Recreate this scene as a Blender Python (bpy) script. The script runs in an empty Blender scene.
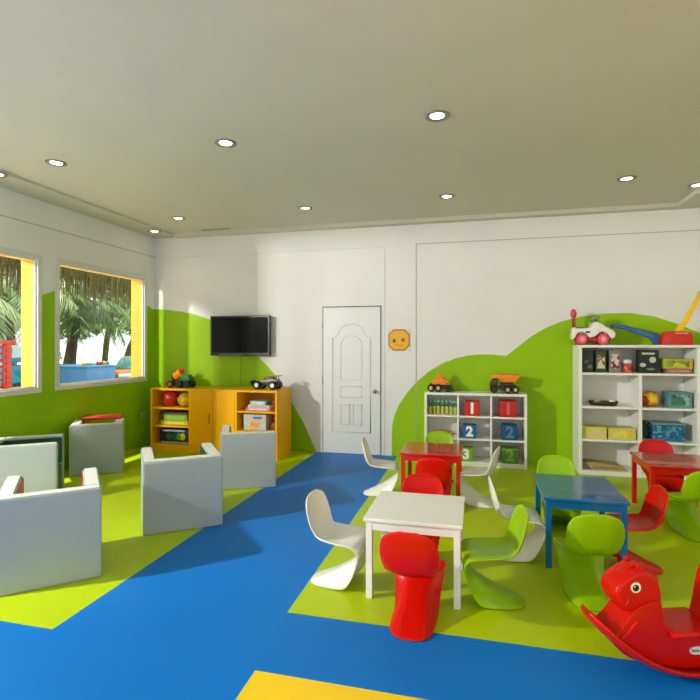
import bpy, bmesh, math, random
from mathutils import Vector, Matrix
random.seed(7)
PI = math.pi
COL = bpy.context.scene.collection

# ---------------------------------------------------------------- materials
def lin(c):
    c = c/255.0
    return c/12.92 if c <= 0.04045 else ((c+0.055)/1.055)**2.4
def rgb(r, g, b): return (lin(r), lin(g), lin(b), 1.0)

MATS = {}
def M(name, col, rough=0.5, noise=0.04, scale=8.0, metal=0.0, bump=0.0, emit=None, es=1.0, coat=0.0, stretch=None):
    """principled material whose colour is gently varied by a noise texture"""
    if name in MATS: return MATS[name]
    m = bpy.data.materials.new(name); m.use_nodes = True
    nt = m.node_tree; b = nt.nodes['Principled BSDF']
    b.inputs['Roughness'].default_value = rough
    b.inputs['Metallic'].default_value = metal
    if coat: b.inputs['Coat Weight'].default_value = coat
    tc = nt.nodes.new('ShaderNodeTexCoord'); n = nt.nodes.new('ShaderNodeTexNoise')
    n.inputs['Scale'].default_value = scale; n.inputs['Detail'].default_value = 3
    if stretch:
        mp = nt.nodes.new('ShaderNodeMapping'); mp.inputs['Scale'].default_value = stretch
        nt.links.new(tc.outputs['Object'], mp.inputs[0]); nt.links.new(mp.outputs[0], n.inputs['Vector'])
    else:
        nt.links.new(tc.outputs['Object'], n.inputs['Vector'])
    r = nt.nodes.new('ShaderNodeValToRGB')
    c = rgb(*col)
    lo = tuple(max(0, x*(1-noise*2)) for x in c[:3])+(1,)
    hi = tuple(min(1, x*(1+noise*2)) for x in c[:3])+(1,)
    r.color_ramp.elements[0].color = lo; r.color_ramp.elements[0].position = 0.3
    r.color_ramp.elements[1].color = hi; r.color_ramp.elements[1].position = 0.7
    nt.links.new(n.outputs['Fac'], r.inputs[0]); nt.links.new(r.outputs[0], b.inputs['Base Color'])
    if bump:
        bp = nt.nodes.new('ShaderNodeBump'); bp.inputs['Strength'].default_value = bump
        nt.links.new(n.outputs['Fac'], bp.inputs['Height']); nt.links.new(bp.outputs[0], b.inputs['Normal'])
    if emit:
        b.inputs['Emission Color'].default_value = rgb(*emit); b.inputs['Emission Strength'].default_value = es
    MATS[name] = m
    return m

def M_print(name, cols, scale=20.0, rough=0.4, kind='voronoi'):
    """busy printed packaging: patches of several colours"""
    if name in MATS: return MATS[name]
    m = bpy.data.materials.new(name); m.use_nodes = True
    nt = m.node_tree; b = nt.nodes['Principled BSDF']; b.inputs['Roughness'].default_value = rough
    tc = nt.nodes.new('ShaderNodeTexCoord'); v = nt.nodes.new('ShaderNodeTexVoronoi')
    v.inputs['Scale'].default_value = scale
    nt.links.new(tc.outputs['Object'], v.inputs['Vector'])
    sep = nt.nodes.new('ShaderNodeSeparateColor'); nt.links.new(v.outputs['Color'], sep.inputs[0])
    r = nt.nodes.new('ShaderNodeValToRGB'); r.color_ramp.interpolation = 'CONSTANT'
    els = r.color_ramp.elements
    els[0].position = 0; els[0].color = rgb(*cols[0])
    els[1].position = 1/len(cols); els[1].color = rgb(*cols[1 % len(cols)])
    for i in range(2, len(cols)):
        e = els.new(i/len(cols)); e.color = rgb(*cols[i])
    nt.links.new(sep.outputs[0], r.inputs[0]); nt.links.new(r.outputs[0], b.inputs['Base Color'])
    MATS[name] = m
    return m

def M_glass(name):
    m = bpy.data.materials.new(name); m.use_nodes = True
    nt = m.node_tree; nt.nodes.clear()
    o = nt.nodes.new('ShaderNodeOutputMaterial'); mx = nt.nodes.new('ShaderNodeMixShader')
    t = nt.nodes.new('ShaderNodeBsdfTransparent'); g = nt.nodes.new('ShaderNodeBsdfGlossy')
    t.inputs['Color'].default_value = (.97, .98, .98, 1)
    g.inputs['Roughness'].default_value = 0.02
    mx.inputs[0].default_value = 0.04
    nt.links.new(t.outputs[0], mx.inputs[1]); nt.links.new(g.outputs[0], mx.inputs[2]); nt.links.new(mx.outputs[0], o.inputs[0])
    return m

WHITE_PAINT = M('white_wall_paint', (228, 228, 224), .6, .01, 2)
CEIL_PAINT = M('ceiling_paint', (204, 202, 186), .7, .01, 2)
LIME_WALL = M('lime_wall_paint', (148, 194, 0), .55, .015, 2)
BLUE_FLOOR = M('blue_vinyl', (0, 116, 206), .45, .02, 1.2)
LIME_FLOOR = M('lime_vinyl', (180, 206, 0), .42, .02, 1.2)
YEL_FLOOR = M('yellow_vinyl', (255, 212, 20), .36, .02, 1.2)
GROOVE = M('groove_shadow_line', (165, 165, 156), .8)
TRIM = M('window_trim_white', (214, 216, 208), .45, .01)
YEL_EXT = M('yellow_exterior_paint', (232, 180, 56), .6, .02, 3)
DOOR_M = M('white_door_enamel', (226, 228, 226), .35, .005, 2)
METAL = M('brushed_metal', (170, 170, 168), .3, .04, 30, metal=.9)
WHITE_LAM = M('white_laminate', (236, 236, 230), .35, .008, 3)
WHITE_PL = M('white_plastic', (234, 234, 226), .25, .005, 3)
RED_PL = M('red_plastic', (206, 18, 4), .26, .02, 3)
LIME_PL = M('lime_plastic', (146, 190, 8), .28, .02, 3)
RED_LAM = M('red_table_lacquer', (200, 18, 14), .18, .02, 3, coat=.4)
BLUE_LAM = M('blue_table_lacquer', (0, 98, 158), .18, .02, 3, coat=.4)
ORANGE_LAM = M('orange_yellow_laminate', (250, 180, 2), .38, .015, 3)
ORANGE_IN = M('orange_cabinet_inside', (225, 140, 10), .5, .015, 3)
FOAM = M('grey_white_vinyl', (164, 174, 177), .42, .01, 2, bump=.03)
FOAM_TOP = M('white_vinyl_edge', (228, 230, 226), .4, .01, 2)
DGREEN = M('dark_green_vinyl', (8, 76, 48), .4, .03, 4)
FRED = M('red_vinyl', (196, 40, 20), .4, .03, 4)
BLACK = M('black_plastic', (14, 14, 15), .3, .03, 8)
RUBBER = M('black_rubber', (20, 20, 20), .7, .05, 10)
SCREEN = M('dark_tv_glass', (9, 12, 9), .12, .03, 2)
ORANGE = M('orange_toy_plastic', (244, 132, 10), .35, .02)
YELLOW = M('yellow_toy_plastic', (248, 196, 16), .35, .02)
TOYRED = M('red_toy_plastic', (210, 32, 14), .3, .02)
TOYBLUE = M('blue_toy_plastic', (10, 84, 160), .3, .02)
TOYGREEN = M('green_toy_plastic', (10, 110, 60), .35, .02)
PINK = M('pink_toy_plastic', (226, 70, 92), .35, .02)
DPINK = M('dark_pink_plastic', (190, 30, 60), .35, .02)
TAN = M('tan_wheel_plastic', (206, 176, 96), .4, .02)
GREYP = M('grey_plastic', (120, 120, 124), .4, .02)
BLUE_FLOOR.node_tree.nodes['Principled BSDF'].inputs['Specular IOR Level'].default_value = .2
for q in (RED_PL, LIME_PL, LIME_FLOOR, LIME_WALL, ORANGE_LAM): q.node_tree.nodes['Principled BSDF'].inputs['Specular IOR Level'].default_value = .25
SCREEN.node_tree.nodes['Principled BSDF'].inputs['Specular IOR Level'].default_value = .12
LAMP = M('lit_lamp_glass', (255, 255, 240), .4, emit=(255, 255, 238), es=9.0)
RIM = M('lamp_rim_metal', (130, 130, 118), .35, .03)

# ---------------------------------------------------------------- builders
class B:
    def __init__(self): self.bm = bmesh.new()
    def add(self, tmp, mi=0, smooth=False, mat=None):
        if mat is not None: bmesh.ops.transform(tmp, matrix=mat, verts=tmp.verts)
        for f in tmp.faces:
            f.material_index = mi; f.smooth = smooth
        me = bpy.data.meshes.new('tmp'); tmp.to_mesh(me); tmp.free()
        self.bm.from_mesh(me); bpy.data.meshes.remove(me)
        return self
    def box(self, lo, hi, bev=0.0, mi=0, seg=2, mat=None, smooth=False):
        t = bmesh.new(); bmesh.ops.create_cube(t, size=1)
        for v in t.verts:
            v.co = Vector([(lo[i]+hi[i])/2 + v.co[i]*(hi[i]-lo[i]) for i in range(3)])
        if bev: bmesh.ops.bevel(t, geom=list(t.edges), offset=bev, segments=seg, affect='EDGES', profile=.6)
        return self.add(t, mi, smooth, mat)
    def cyl(self, p0, p1, r0, r1=None, seg=20, mi=0, bev=0.0, mat=None):
        r1 = r0 if r1 is None else r1
        p0 = Vector(p0); p1 = Vector(p1); d = p1-p0
        t = bmesh.new(); bmesh.ops.create_cone(t, cap_ends=True, segments=seg, radius1=r0, radius2=r1, depth=d.length)
        if bev:
            es = [e for e in t.edges if any(len(f.verts) > 4 for f in e.link_faces)]
            bmesh.ops.bevel(t, geom=es, offset=bev, segments=2, affect='EDGES', profile=.6)
        mt = Matrix.Translation((p0+p1)/2) @ d.to_track_quat('Z', 'Y').to_matrix().to_4x4()
        for f in t.faces: f.smooth = False
        bmesh.ops.transform(t, matrix=mt, verts=t.verts)
        if mat is not None: bmesh.ops.transform(t, matrix=mat, verts=t.verts)
        for f in t.faces:
            f.material_index = mi; f.smooth = len(f.verts) == 4
        me = bpy.data.meshes.new('tmp'); t.to_mesh(me); t.free(); self.bm.from_mesh(me); bpy.data.meshes.remove(me)
        return self
    def ball(self, c, r, sc=(1, 1, 1), mi=0, seg=20):
        t = bmesh.new(); bmesh.ops.create_uvsphere(t, u_segments=seg, v_segments=max(8, seg//2), radius=r)
        return self.add(t, mi, True, Matrix.Translation(c) @ Matrix.Diagonal((*sc, 1)))
    def prism(self, pts, half, bev=0.0, mi=0, seg=3, mat=None, smooth=True):
        """outline in local x,z, thickness 2*half along y"""
        t = bmesh.new()
        vs = [t.verts.new((x, -half, z)) for x, z in pts]
        f = t.faces.new(vs)
        r = bmesh.ops.extrude_face_region(t, geom=[f])
        for g in r['geom']:
            if isinstance(g, bmesh.types.BMVert): g.co.y = half
        bmesh.ops.recalc_face_normals(t, faces=t.faces)
        if bev:
            es = [e for e in t.edges if all(abs(v.co.y+half) < 1e-6 for v in e.verts) or all(abs(v.co.y-half) < 1e-6 for v in e.verts)]
            bmesh.ops.bevel(t, geom=es, offset=bev, segments=seg, affect='EDGES', profile=.5, clamp_overlap=True)
        bmesh.ops.triangulate(t, faces=[f for f in t.faces if len(f.verts) > 4])
        return self.add(t, mi, smooth, mat)
    def tube(self, pts, r, seg=8, mi=0):
        pts = [Vector(p) for p in pts]
        rr = r if isinstance(r, (list, tuple)) else [r]*len(pts)
        t = bmesh.new(); rings = []
        for i, p in enumerate(pts):
            d = (pts[min(i+1, len(pts)-1)]-pts[max(i-1, 0)]).normalized()
            q = d.to_track_quat('Z', 'Y')
            rings.append([t.verts.new(p + q @ Vector((math.cos(a*2*PI/seg)*rr[i], math.sin(a*2*PI/seg)*rr[i], 0))) for a in range(seg)])
        for a, b in zip(rings, rings[1:]):
            for k in range(seg): t.faces.new((a[k], a[(k+1) % seg], b[(k+1) % seg], b[k]))
        t.faces.new(rings[0][::-1]); t.faces.new(rings[-1])
        return self.add(t, mi, True)
    def face(self, pts, mi=0):
        f = self.bm.faces.new([self.bm.verts.new(p) for p in pts]); f.material_index = mi
        return self
    def build(self, name, mats, parent=None, loc=None, rotz=0, recalc=False):
        if recalc: bmesh.ops.recalc_face_normals(self.bm, faces=self.bm.faces)
        me = bpy.data.meshes.new(name); self.bm.to_mesh(me); self.bm.free()
        if not isinstance(mats, (list, tuple)): mats = [mats]
        for m in mats: me.materials.append(m)
        o = bpy.data.objects.new(name, me); COL.objects.link(o)
        if loc is not None: o.location = loc
        o.rotation_euler[2] = rotz
        if parent is not None: o.parent = parent
        return o

def tag(o, label, cat, group=None, kind=None):
    o['label'] = label; o['category'] = cat
    if group: o['group'] = group
    if kind: o['kind'] = kind
    return o
def thing(name, label, cat, loc=(0, 0, 0), rotz=0, group=None):
    o = bpy.data.objects.new(name, None); COL.objects.link(o)
    o.empty_display_size = .1; o.location = loc; o.rotation_euler[2] = rotz
    return tag(o, label, cat, group)
def S(o):
    o['kind'] = 'structure'; return o
def copy_tree(o, parent=None):
    c = o.copy(); COL.objects.link(c)
    if parent is not None: c.parent = parent
    for ch in list(o.children): copy_tree(ch, c)
    return c
def text_mesh(name, txt, size, mat, parent, loc, rot, depth=.002, bold=0.0):
    cu = bpy.data.curves.new(name, 'FONT'); cu.body = txt; cu.size = size; cu.extrude = depth
    cu.align_x = 'CENTER'; cu.align_y = 'CENTER'; cu.offset = bold
    t = bpy.data.objects.new(name, cu); COL.objects.link(t)
    dg = bpy.context.evaluated_depsgraph_get()
    me = bpy.data.meshes.new_from_object(t.evaluated_get(dg))
    bpy.data.objects.remove(t)
    me.materials.clear(); me.materials.append(mat)
    o = bpy.data.objects.new(name, me); COL.objects.link(o)
    o.parent = parent; o.location = loc; o.rotation_euler = rot
    return o
def spline(pts, n=6, closed=True):
    out = []; N = len(pts)
    for i in range(N if closed else N-1):
        p0, p1, p2, p3 = [Vector(pts[(i+k) % N] if closed else pts[min(max(i+k, 0), N-1)]) for k in (-1, 0, 1, 2)]
        for j in range(n):
            t = j/n
            out.append(tuple(.5*((2*p1)+(p2-p0)*t+(2*p0-5*p1+4*p2-p3)*t*t+(3*p1-p0-3*p2+p3)*t**3)))
    return out
def lerp_table(tab, x):
    if x <= tab[0][0]: return tab[0][1]
    for (a, za), (b, zb) in zip(tab, tab[1:]):
        if x <= b: return za+(zb-za)*(x-a)/(b-a) if b > a else zb
    return tab[-1][1]

# ---------------------------------------------------------------- room shell
XL, YB, XR, YF, ZC = -4.76, 6.70, 3.6, -2.6, 3.16
# floor: cells cut along the straight colour borders
xs = [XL-.22, -2.165, -1.025, -.985, 3.72]; ys = [YF, 2.13, 2.175, 2.635, YB+.1]
fb = B()
for i in range(4):
    for j in range(4):
        cx = (xs[i]+xs[i+1])/2; cy = (ys[j]+ys[j+1])/2
        mi = 0
        if cx < -2.165 and cy > 2.175: mi = 1
        if cx > -1.025 and cy > 2.635: mi = 1
        if cx > -.985 and cy < 2.13: mi = 2
        fb.box((xs[i], ys[j], -.08), (xs[i+1], ys[j+1], 0), mi=mi)
S(fb.build('floor', [BLUE_FLOOR, LIME_FLOOR, YEL_FLOOR]))

def column_wall(breaks, curve, z1, put, name, holes=()):
    """wall facing made of vertical strips: green up to curve(x), white above; put maps (x,z) to a point"""
    b = B()
    for a, c in zip(breaks, breaks[1:]):
        za, zc = curve(a+1e-5), curve(c-1e-5); mid = (a+c)/2
        hole = next((h for h in holes if h[0] <= mid <= h[1]), None)
        def quad(p, q, r, s, mi):
            if abs(p[1]-s[1]) < 1e-4 and abs(q[1]-r[1]) < 1e-4: return
            b.face([put(*p), put(*q), put(*r), put(*s)], mi)
        if hole:
            if hole[2] > 0:
                g = min(za, hole[2])
                quad((a, 0), (c, 0), (c, g), (a, g), 1)
                if g < hole[2]: quad((a, g), (c, g), (c, hole[2]), (a, hole[2]), 0)
            quad((a, hole[3]), (c, hole[3]), (c, z1), (a, z1), 0)
        else:
            quad((a, 0), (c, 0), (c, zc), (a, za), 1)
            quad((a, za), (c, zc), (c, z1), (a, z1), 0)
    return S(b.build(name, [WHITE_PAINT, LIME_WALL]))

blob = [(-4.76, 2.045), (-4.6, 2.045), (-4.35, 2.01), (-4.1, 1.965), (-3.84, 1.885), (-3.6, 1.765), (-3.42, 1.65), (-3.2, 1.48), (-3.01, 1.30), (-2.79, 1.07),
        (-2.54, .69), (-2.35, .38), (-2.17, 0.0), (-1.10, 0.0), (-1.0999, .32), (-1.093, .42), (-1.06, .56), (-1.0, .70), (-.893, .86), (-.742, 1.03), (-.6, 1.15),
        (-.443, 1.25), (-.26, 1.325), (-.088, 1.365), (.05, 1.378), (.193, 1.377), (.38, 1.362), (.52, 1.475), (.67, 1.60), (.847, 1.71), (1.02, 1.787),
        (1.25, 1.85), (1.54, 1.886), (1.81, 1.888), (2.08, 1.84), (2.33, 1.75), (2.6, 1.62), (2.85, 1.42), (3.1, 1.1), (3.3, .6), (3.4, 0), (3.6, 0)]
column_wall([p[0] for p in blob], lambda x: lerp_table(blob, x), ZC+.04, lambda x, z: (x, YB, z), 'wall_back')
S(B().box((XL-.2, YB+.001, 0), (XR+.1, YB+.12, ZC+.04)).build('wall_back_core', TRIM))

lw = [(2.76, 2.03), (2.94, 2.03), (4.62, 2.06), (4.81, 2.13), (6.49, 2.10), (6.56, 2.075), (6.64, 2.05), (6.70, 2.045)]
WIN = [(2.99, 4.57, 1.02, 2.46), (4.87, 6.43, 1.02, 2.47)]
br = sorted(set([p[0] for p in lw]+[w[0] for w in WIN]+[w[1] for w in WIN]))
column_wall(br, lambda y: lerp_table(lw, y), ZC+.04, lambda y, z: (XL, y, z), 'wall_left',
            holes=WIN)
# thickness of the left wall (its outside is painted yellow), with the window holes left open
wb = B()
XO = XL-.215
def blk(y0, y1, z0, z1, b=wb): b.box((XO, y0, z0), (XL-.002, y1, z1))
blk(2.76, 2.99, 0, ZC+.1); blk(4.57, 4.87, 0, ZC+.1); blk(6.43, YB, 0, ZC+.1)
for w in WIN: blk(w[0], w[1], 0, w[2]); blk(w[0], w[1], w[3], ZC+.1)
blk(-.9, 2.76, 2.9, ZC+.1); blk(YF, -.9, 0, ZC+.1)
S(wb.build('wall_left_core', YEL_EXT))
S(B().box((XL-.002, -.9, 2.9), (XL, 2.76, ZC+.04)).box((XL-.002, YF, 0), (XL, -.9, ZC+.04)).build('wall_left_front', WHITE_PAINT))
S(B().box((XR, YF, 0), (XR+.1, YB, ZC+.04)).build('wall_right', WHITE_PAINT))
# ceiling with a slightly lower strip along the left wall and a small cornice along the back wall
S(B().box((XL-.2, YF, ZC), (XR+.1, YB+.1, ZC+.1)).build('ceiling', CEIL_PAINT))
S(B().box((XL, YF, ZC-.03), (XL+.40, YB, ZC)).build('trim_1', CEIL_PAINT))
S(B().box((XL+.40, YB-.13, ZC-.05), (2.28, YB, ZC)).build('trim_2', CEIL_PAINT))
S(B().box((2.28, 6.05, ZC-.05), (XR, YB, ZC)).build('trim_3', CEIL_PAINT))
# shallow grooves between the wall boards
g = B()
g.box((-.775, YB-.004, 0), (-.765, YB, 2.85)).box((-.775, YB-.004, 2.846), (XR, YB, 2.854))
S(g.build('trim_4', GROOVE))
S(B().box((-1.2, YB-.004, 2.03), (-1.192, YB, 2.80)).box((-1.2, YB-.004, 0), (-1.192, YB, 2.03)).box((XL, YB-.003, 2.826), (-1.2, YB, 2.830)).build('trim_5', M('pale_groove', (200, 200, 192), .8)))
S(B().box((XL, 2.76, 2.838), (XL+.004, YB, 2.846)).build('trim_6', GROOVE))
S(B().box((-3.335, YB-.006, .9), (-3.328, YB, 1.33)).build('trim_7', M('cable_cover_green', (128, 168, 8), .5)))

# windows: inner casing, sash rim, glass
GLASS = M_glass('window_glass')
for n, (y0, y1, z0, z1) in enumerate(WIN):
    f = B(); w = .055
    for lo, hi in (((y0-w, z0-w), (y1+w, z0)), ((y0-w, z1), (y1+w, z1+w)), ((y0-w, z0), (y0, z1)), ((y1, z0), (y1+w, z1))):
        f.box((XL-.001, lo[0], lo[1]), (XL+.018, hi[0], hi[1]), .004)
    for lo, hi in (((y0, z0), (y1, z0+.02)), ((y0, z1-.02), (y1, z1)), ((y0, z0+.02), (y0+.02, z1-.02)), ((y1-.02, z0+.02), (y1, z1-.02))):
        f.box((XL-.024, lo[0], lo[1]), (XL+.0, hi[0], hi[1]))
    win = S(f.build('window_%d' % (n+1), TRIM))
    B().box((XL-.014, y0+.021, z0+.021), (XL-.010, y1-.021, z1-.021)).build('pane', GLASS, win)

# door with raised mouldings
dx0, dx1, dz = -2.065, -1.255, 2.02
d = S(B().box((dx0, YB-.018, .004), (dx1, YB-.001, dz), .003).build('door_1', DOOR_M))
fr = B()
GM = M('door_gap', (96, 98, 92), .8)
fr.box((dx0-.012, YB-.010, 0), (dx0-.003, YB-.001, dz+.012)).box((dx1+.003, YB-.010, 0), (dx1+.009, YB-.001, dz+.012)).box((dx0-.012, YB-.012, dz+.003), (dx1+.009, YB-.001, dz+.015))
fr.build('door_frame', GM, d)
mo = B()
def mould(pts, closed=True, r=.008):
    q = [(x, YB-.019, z) for x, z in pts]
    if closed: q = q+[q[0], q[1]]
    mo.tube(q, r, 6)
cx = (dx0+dx1)/2
arch = [(cx-.23, 1.60)]
for i in range(0, 13):
    a = PI-PI*i/12
    arch.append((cx+.17*math.cos(a), 1.68+.11*math.sin(a)))
arch.append((cx+.23, 1.60))
mould([(cx-.27, .30), (cx-.27, 1.60)]+arch+[(cx+.27, 1.60), (cx+.27, .30)])
inner = [(cx-.15, 1.02), (cx-.15, 1.45)]+[(cx+.15*math.cos(PI-PI*i/12), 1.50+.13*math.sin(PI-PI*i/12)) for i in range(13)]+[(cx+.15, 1.45), (cx+.15, 1.02)]
mould(inner, True, .007)
mould([(cx-.15, .78), (cx-.15, .93), (cx+.15, .93), (cx+.15, .78)], True, .007)
mould([(cx-.15, .40), (cx-.15, .68), (cx-.02, .68), (cx-.02, .40)], True, .007)
mould([(cx+.03, .40), (cx+.03, .68), (cx+.15, .68), (cx+.15, .40)], True, .007)
mo.build('moulding', DOOR_M, d)
B().cyl((dx1-.07, YB-.02, .87), (dx1-.07, YB-.03, .87), .028).cyl((dx1-.07, YB-.03, .87), (dx1-.07, YB-.06, .87), .012).ball((dx1-.07, YB-.075, .87), .026).build('door_handle', METAL, d)
for z in (.25, 1.0, 1.78):
    B().cyl((dx0-.006, YB-.022, z-.045), (dx0-.006, YB-.022, z+.045), .007, seg=10).build('hinge', METAL, d)

# socket on the left wall
so = thing('wall_socket', 'small pale wall socket on the lime left wall beside the orange cabinet', 'socket', (XL+.001, 6.42, .46))
B().box((0, -.04, -.045), (.008, .04, .045), .003).build('plate', TRIM, so)
B().box((.008, -.02, -.03), (.011, .02, .03), .001).build('insert', GREYP, so)

# ---------------------------------------------------------------- ceiling lamps
def downlight(x, y, z, label, r=.076):
    t = thing('recessed_ceiling_light', label, 'ceiling light', (x, y, z), 0, 'recessed round ceiling lights')
    b = B(); n = 28
    ring = []
    for (rr, zz) in ((r+.012, 0), (r+.010, -.010), (r-.014, -.010), (r-.026, -.002)):
        ring.append([b.bm.verts.new((rr*math.cos(2*PI*k/n), rr*math.sin(2*PI*k/n), zz)) for k in range(n)])
    for p, q in zip(ring, ring[1:]):
        for k in range(n):
            b.bm.faces.new((p[k], p[(k+1) % n], q[(k+1) % n], q[k])).smooth = True
    b.build('rim', RIM, t)
    B().cyl((0, 0, -.001), (0, 0, -.005), r-.026, seg=n).build('bulb', LAMP, t)
    return t
for x, y, z, lab in [
    (-.27, 3.66, ZC, 'round recessed ceiling light nearest the camera, above the white table'),
    (-1.99, 3.73, ZC, 'round recessed ceiling light with dark rim in front row, second from right'),
    (-3.70, 3.76, ZC, 'round recessed ceiling light in the front row nearest the left window wall'),
    (-4.42, 3.80, ZC-.03, 'round ceiling light in the lowered strip, cut by left edge of photo'),
    (-3.77, 5.79, ZC, 'small round ceiling light close to the far left corner, right one of two'),
    (-4.45, 6.25, ZC-.03, 'small round ceiling light in the lowered strip at the far left corner'),
    (-2.00, 5.74, ZC, 'small round ceiling light in the back row, above the television and door'),
    (-.31, 5.67, ZC, 'small round ceiling light in the back row above the short white bookcase'),
    (1.46, 5.50, ZC, 'small round ceiling light above the red table by the tall bookcase'),
    (2.23, 5.90, ZC, 'round ceiling light at the right edge of the photo beside the lowered panel')]:
    downlight(x, y, z, lab)
v = thing('air_vent', 'slim dark ceiling vent slot near the far left corner', 'air vent', (-3.6, 6.46, ZC))
B().box((-.24, -.035, -.008), (.24, .035, 0), .003).build('vent_frame', CEIL_PAINT, v)
B().box((-.225, -.022, -.010), (.225, -.006, -.008)).box((-.225, .006, -.010), (.225, .022, -.008)).build('slot', M('vent_dark', (120, 120, 100), .8), v)

# ---------------------------------------------------------------- television, plaque
tv = thing('television', 'flat black television mounted on the lime and white back wall', 'television', (-3.285, 6.60, 1.345), .03)
B().box((-.46, -.03, 0), (.46, .02, .575), .008).build('casing', BLACK, tv)
B().box((-.43, -.032, .045), (.43, -.0301, .55), .0005).build('screen', SCREEN, tv)
B().box((-.33, -.034, .008), (.05, -.0301, .018)).build('speaker_strip', GREYP, tv)
B().box((-.12, .02, .15), (.12, .09, .42), .004).build('wall_bracket', GREYP, tv)
pq = thing('wall_plaque', 'small octagonal yellow plaque with green and brown figures beside the door', 'plaque', (-1.0, YB-.002, 1.567))
c8 = .145; k8 = .075
octp = [(-k8, -c8), (k8, -c8), (c8, -k8), (c8, k8), (k8, c8), (-k8, c8), (-c8, k8), (-c8, -k8)]
B().box((-.15, -.004, -.15), (.15, 0, .15)).build('backing', M('plaque_cream', (228, 222, 200), .6), pq)
B().prism(octp, .004, mat=Matrix.Translation((0, -.009, 0)), smooth=False).build('rim', M('plaque_brown', (176, 120, 50), .5), pq)
B().prism([(x*.88, z*.88) for x, z in octp], .003, mat=Matrix.Translation((0, -.0145, 0)), smooth=False).build('face', M('plaque_yellow', (236, 176, 30), .5), pq)
B().ball((-.065, -.018, -.01), .03, (.7, .12, 1)).build('figure', TOYGREEN, pq)
B().ball((.055, -.018, 0), .025, (1, .12, 1)).build('figure', M('plaque_mark', (130, 110, 40), .5), pq)
B().box((-.06, -.019, -.075), (.06, -.0175, -.055)).build('mark', ORANGE, pq)

# ---------------------------------------------------------------- moulded S-shaped chairs
def chair_shell():
    # centre line (y, z), half width, edge offset (dy, dz); sitter faces +y
    P = [(-.222, .630, .035, .004, -.002), (-.223, .624, .085, .008, -.004), (-.224, .612, .120, .014, -.004), (-.222, .592, .147, .020, 0), (-.218, .560, .166, .028, 0),
         (-.211, .515, .177, .036, 0), (-.202, .470, .180, .042, 0), (-.190, .425, .176, .046, 0), (-.176, .388, .166, .048, .004),
         (-.155, .356, .160, .042, .014), (-.122, .335, .166, .026, .026), (-.078, .325, .176, .010, .032), (-.020, .320, .184, 0, .030), (.045, .322, .190, 0, .024),
         (.105, .328, .192, 0, .014), (.155, .332, .190, 0, .004), (.192, .328, .186, 0, -.004), (.214, .312, .180, 0, -.008), (.222, .288, .172, .004, -.012),
         (.214, .258, .162, .008, -.026), (.190, .226, .152, .010, -.060), (.155, .195, .144, .010, -.108), (.110, .163, .140, .012, -.145), (.060, .132, .138, .010, -.126),
         (.005, .102, .138, .008, -.097), (-.050, .075, .136, .006, -.071), (-.105, .050, .130, .004, -.046), (-.150, .031, .118, 0, -.027), (-.185, .018, .096, 0, -.014),
         (-.205, .010, .066, 0, -.006), (-.215, .006, .028, 0, -.002)]
    bm = bmesh.new(); nv = 15; rows = []; k = .878
    for (y, z, w, ey, ez) in P:
        row = []
        for i in range(nv):
            v = -1+2*i/(nv-1)
            a = abs(v); e = a**2.6 if ez > -.03 else a**3.2
            # spread samples towards the rim so that it turns crisply
            xx = math.copysign(a**.85, v)*w
            row.append(bm.verts.new((xx*k, (y+ey*e)*k*.92, max(.004, (z+ez*e)*k))))
        rows.append(row)
    for a, b in zip(rows, rows[1:]):
        for i in range(nv-1): bm.faces.new((a[i], a[i+1], b[i+1], b[i])).smooth = True
    bmesh.ops.recalc_face_normals(bm, faces=bm.faces)
    return bm
def solid(bm, th):
    me = bpy.data.meshes.new('sh'); bm.to_mesh(me); bm.free()
    o = bpy.data.objects.new('sh', me); COL.objects.link(o)
    m = o.modifiers.new('s', 'SOLIDIFY'); m.thickness = th; m.offset = 0; m.use_rim = True
    m2 = o.modifiers.new('u', 'SUBSURF'); m2.levels = 1; m2.render_levels = 1
    dg = bpy.context.evaluated_depsgraph_get()
    out = bpy.data.meshes.new_from_object(o.evaluated_get(dg)); bpy.data.objects.remove(o)
    zmin = min(v.co.z for v in out.vertices)
    for v in out.vertices: v.co.z -= zmin
    for p in out.polygons: p.use_smooth = True
    return out
SHELL = solid(chair_shell(), .011)
MESH = {}
for nm, mt in (('white', WHITE_PL), ('red', RED_PL), ('lime', LIME_PL)):
    me = SHELL.copy(); me.materials.clear(); me.materials.append(mt); MESH[nm] = me
def deg(a): return a*PI/180
# x, y, facing (degrees from +y, counter-clockwise), colour, label
CHAIRS = [
    (-.845, 3.06, -97, 'white', 'glossy white S-shaped child chair left of the white table in front'),
    (-.93, 4.97, -84, 'white', 'white S-shaped child chair left of the small red table, near the door'),
    (-.325, 2.70, -3, 'red', 'glossy red child chair in front of the white table, back to camera'),
    (-.375, 3.52, 180, 'red', 'red child chair behind the white table, facing the camera'),
    (-.35, 4.42, 2, 'red', 'red child chair with its back to camera, at near side of far red table'),
    (-.38, 5.40, 182, 'lime', 'lime child chair behind the far red table by the number cube bookcase'),
    (.03, 4.88, 78, 'white', 'white child chair right of the far red table, facing left'),
    (.275, 3.74, -87, 'white', 'white child chair facing right at the left side of the blue table'),
    (.10, 3.06, 98, 'lime', 'lime child chair right of the white table, facing left'),
    (.665, 4.42, 180, 'lime', 'lime child chair behind the blue table, facing the camera'),
    (.65, 3.23, 4, 'lime', 'lime child chair in front of the blue table, back to camera'),
    (1.03, 3.74, 94, 'red', 'red child chair right of the blue table, facing left'),
    (1.73, 5.43, 176, 'red', 'red child chair behind the right red table by the tall bookcase'),
    (1.67, 4.50, 12, 'lime', 'lime child chair in front of the right red table, cut by photo edge'),
]
for x, y, a, c, lab in CHAIRS:
    o = bpy.data.objects.new('child_chair', MESH[c]); COL.objects.link(o)
    o.location = (x, y, 0); o.rotation_euler[2] = deg(a)
    tag(o, lab, 'chair', c+' moulded child chairs around the tables')

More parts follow.
